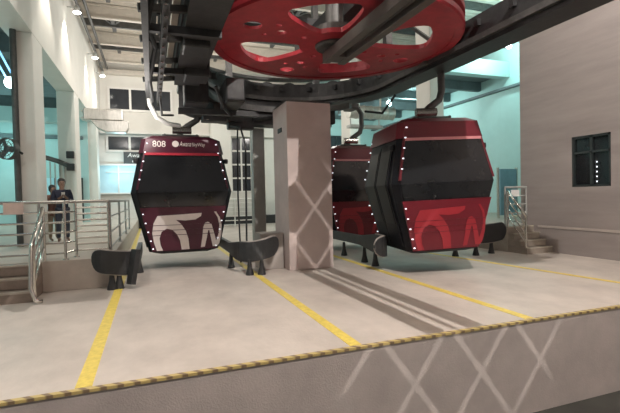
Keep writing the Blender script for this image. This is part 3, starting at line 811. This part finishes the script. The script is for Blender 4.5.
# ------------------------------------------------------------------ lamps of the hall and added fills
def lamp(kind, name, loc, energy, col, **k):
    l = bpy.data.lights.new(name, kind); l.energy = energy; l.color = col
    for a, b in k.items(): setattr(l, a, b)
    o = bpy.data.objects.new(name, l); C.objects.link(o); o.location = loc
    return o
def aim(o, d): o.rotation_euler = Vector(d).to_track_quat('-Z', 'Y').to_euler()
wl = None
for i, (y, l) in enumerate(((16.6, 'nearest'), (21.6, 'middle one'), (24.6, 'farthest'))):
    if wl is None:
        wl = empty('wall_spotlight', (0, 0, 0), 0, None, 'spotlight', 'spotlights on the upper left wall')
        MB().lathe([(0, .18), (.06, .18), (.09, .10), (.10, -.06), (0, -.06)], n=16).build('housing', M['greypaint'], wl)
        MB().lathe([(0, -.10), (.07, -.10), (.13, -.05), (.10, -.03), (0, -.03)], n=16).build('lens', M['lampm'], wl)
        MB().tube([(0, 0, .1), (-.3, 0, .1)], .02, 8).build('bracket', M['greypaint'], wl)
        o = wl
    else:
        o = copy_tree(wl)
    o.location = (-2.22, y, 8.1); o['label'] = 'round spotlight on the upper left wall, %s of the three' % l
    a = lamp('SPOT', 'wall_spot_lamp', (-2.24, y, 7.96), 260, (1, .93, .82), spot_size=math.radians(85), spot_blend=.7, shadow_soft_size=.06)
    aim(a, (-.22, 0, -1))
aim(lamp('SPOT', 'wall_spot_lamp', (-2.24, 13.7, 7.96), 260, (1, .93, .82), spot_size=math.radians(85), spot_blend=.7, shadow_soft_size=.06), (-.22, 0, -1))
# flood lamp over the platform (casts the twin beam shadows)
lamp('POINT', 'platform_flood_lamp', (3.3, 0, 9.3), 3100, (1, .935, .88), shadow_soft_size=.03)
lamp('POINT', 'deck_fill', (-2.2, 5.6, 7.0), 310, (1, .94, .88), shadow_soft_size=.35)  # added soft fill brightening the left floor and deck face
lamp('POINT', 'landing_fill', (8.0, 5.6, 7.2), 200, (1, .93, .88), shadow_soft_size=.35)  # added soft fill lifting the track shadow on the right steps
lamp('POINT', 'under_track_fill', (-.2, 9.6, 3.2), 45, (1, .94, .88), shadow_soft_size=.3)  # added soft fill for the pillar side and the post
# added warm fill lamps that brighten the ceiling and back walls
for x, y, z, e in ((.6, 18, 6.2, 250), (3.4, 21, 6.6, 250), (7.5, 18.5, 6.6, 170), (-.8, 24, 7.0, 150)):
    lamp('POINT', 'hall_fill', (x, y, z), e, (1, .94, .88), shadow_soft_size=.3)
# cool lamps in the side rooms
for x, y, z, e in ((-6.5, 16, 4.3, 150), (-6.2, 22.3, 4.2, 165), (-6.0, 9, 3.6, 90)):
    lamp('POINT', 'side_room_lamp', (x, y, z), e, (.52, 1, .98), shadow_soft_size=.25)
for x, y, z, e in ((13.0, 13.3, 7.7, 270), (12.2, 18.5, 6.0, 190), (11.2, 23, 6.0, 190), (12.3, 11.2, 4.5, 75)):
    lamp('POINT', 'side_room_lamp', (x, y, z), e, (.62, 1, .96), shadow_soft_size=.2)
lamp('POINT', 'ticket_room_lamp', (-1.5, 25.6, 3.2), 60, (.55, .9, 1), shadow_soft_size=.2)
for (x, y, z, br, l) in ((13.03, 13.0, 7.25, 2.4, 'bright cool floodlight above the teal beam by the right wall'), (11.67, 19.6, 6.35, .42, 'cool floodlight above the round silver duct'), (-3.30, 13.0, 4.68, 1.5, 'cool floodlight in the left side room beside the blue streaks')):
    p = empty('floodlight', (x, y, z), 0, l, 'floodlight')
    MB().box(-.14, .14, -.05, .12, -.08, .14).build('housing', M['greypaint'], p, bevel=.02)
    MB().lathe([(0, -.06), (.13, -.06), (.15, -.02), (0, .02)], n=16, axis='y').build('lens', M['lampt'], p)
    MB().tube([(0, .06, .12), (0, .06, br)], .02, 8).build('bracket', M['greypaint'], p)
for i, dz in enumerate((.16, -.06)):  # two glowing rods added to draw the blue streaks
    p = empty('blue_streak', (-3.37 - .07 * i, 12.2, 5.2 + dz), 0, ('upper' if i == 0 else 'lower') + ' glowing blue streak in the dark opening at the far left', 'streak')
    MB().tube([(0, 0, 0), (.12, 1.7, -.8)], .025, 8).build('tube', M['tube'], p)  # glowing rod added to draw the blue streak
    MB().box(-.03, .03, -.04, .04, -.04, 1.05 - dz).build('cap', M['dark2'], p)

# unseen lattice added as a gobo: the lamp behind throws X shaped light bands
mb = MB()
px, pz = .415, .56
PX, PZ = 2.455, .21
LY = -2.4
for i in range(-7, 12):
    for j in range(-4, 7):
        if (i + j) % 2: continue
        cx, cz = PX + i * px, PZ + j * pz
        k = .905
        mb.prism([(cx - px * k, cz), (cx, cz - pz * k), (cx + px * k, cz), (cx, cz + pz * k)], lambda a, b, d: (a, LY + d, b), .03)
DX = MB()
struct(mb, 'gobo_lattice', M['greypaint'])
a = lamp('SPOT', 'gobo_lamp', (.33, -60, 1.19), 46000, (1, .93, .86), spot_size=math.radians(3.5), spot_blend=.35, shadow_soft_size=.15)
aim(a, (3.12, 66, -.78))

# ------------------------------------------------------------------ world and view
wd = bpy.data.worlds.new('world'); S.world = wd; wd.use_nodes = True
bg = wd.node_tree.nodes['Background']; bg.inputs[0].default_value = (1, .93, .89, 1); bg.inputs[1].default_value = .21
S.view_settings.view_transform = 'Standard'; S.view_settings.look = 'None'
S.view_settings.exposure = 0.0; S.view_settings.gamma = 1; S.view_settings.use_curve_mapping = False
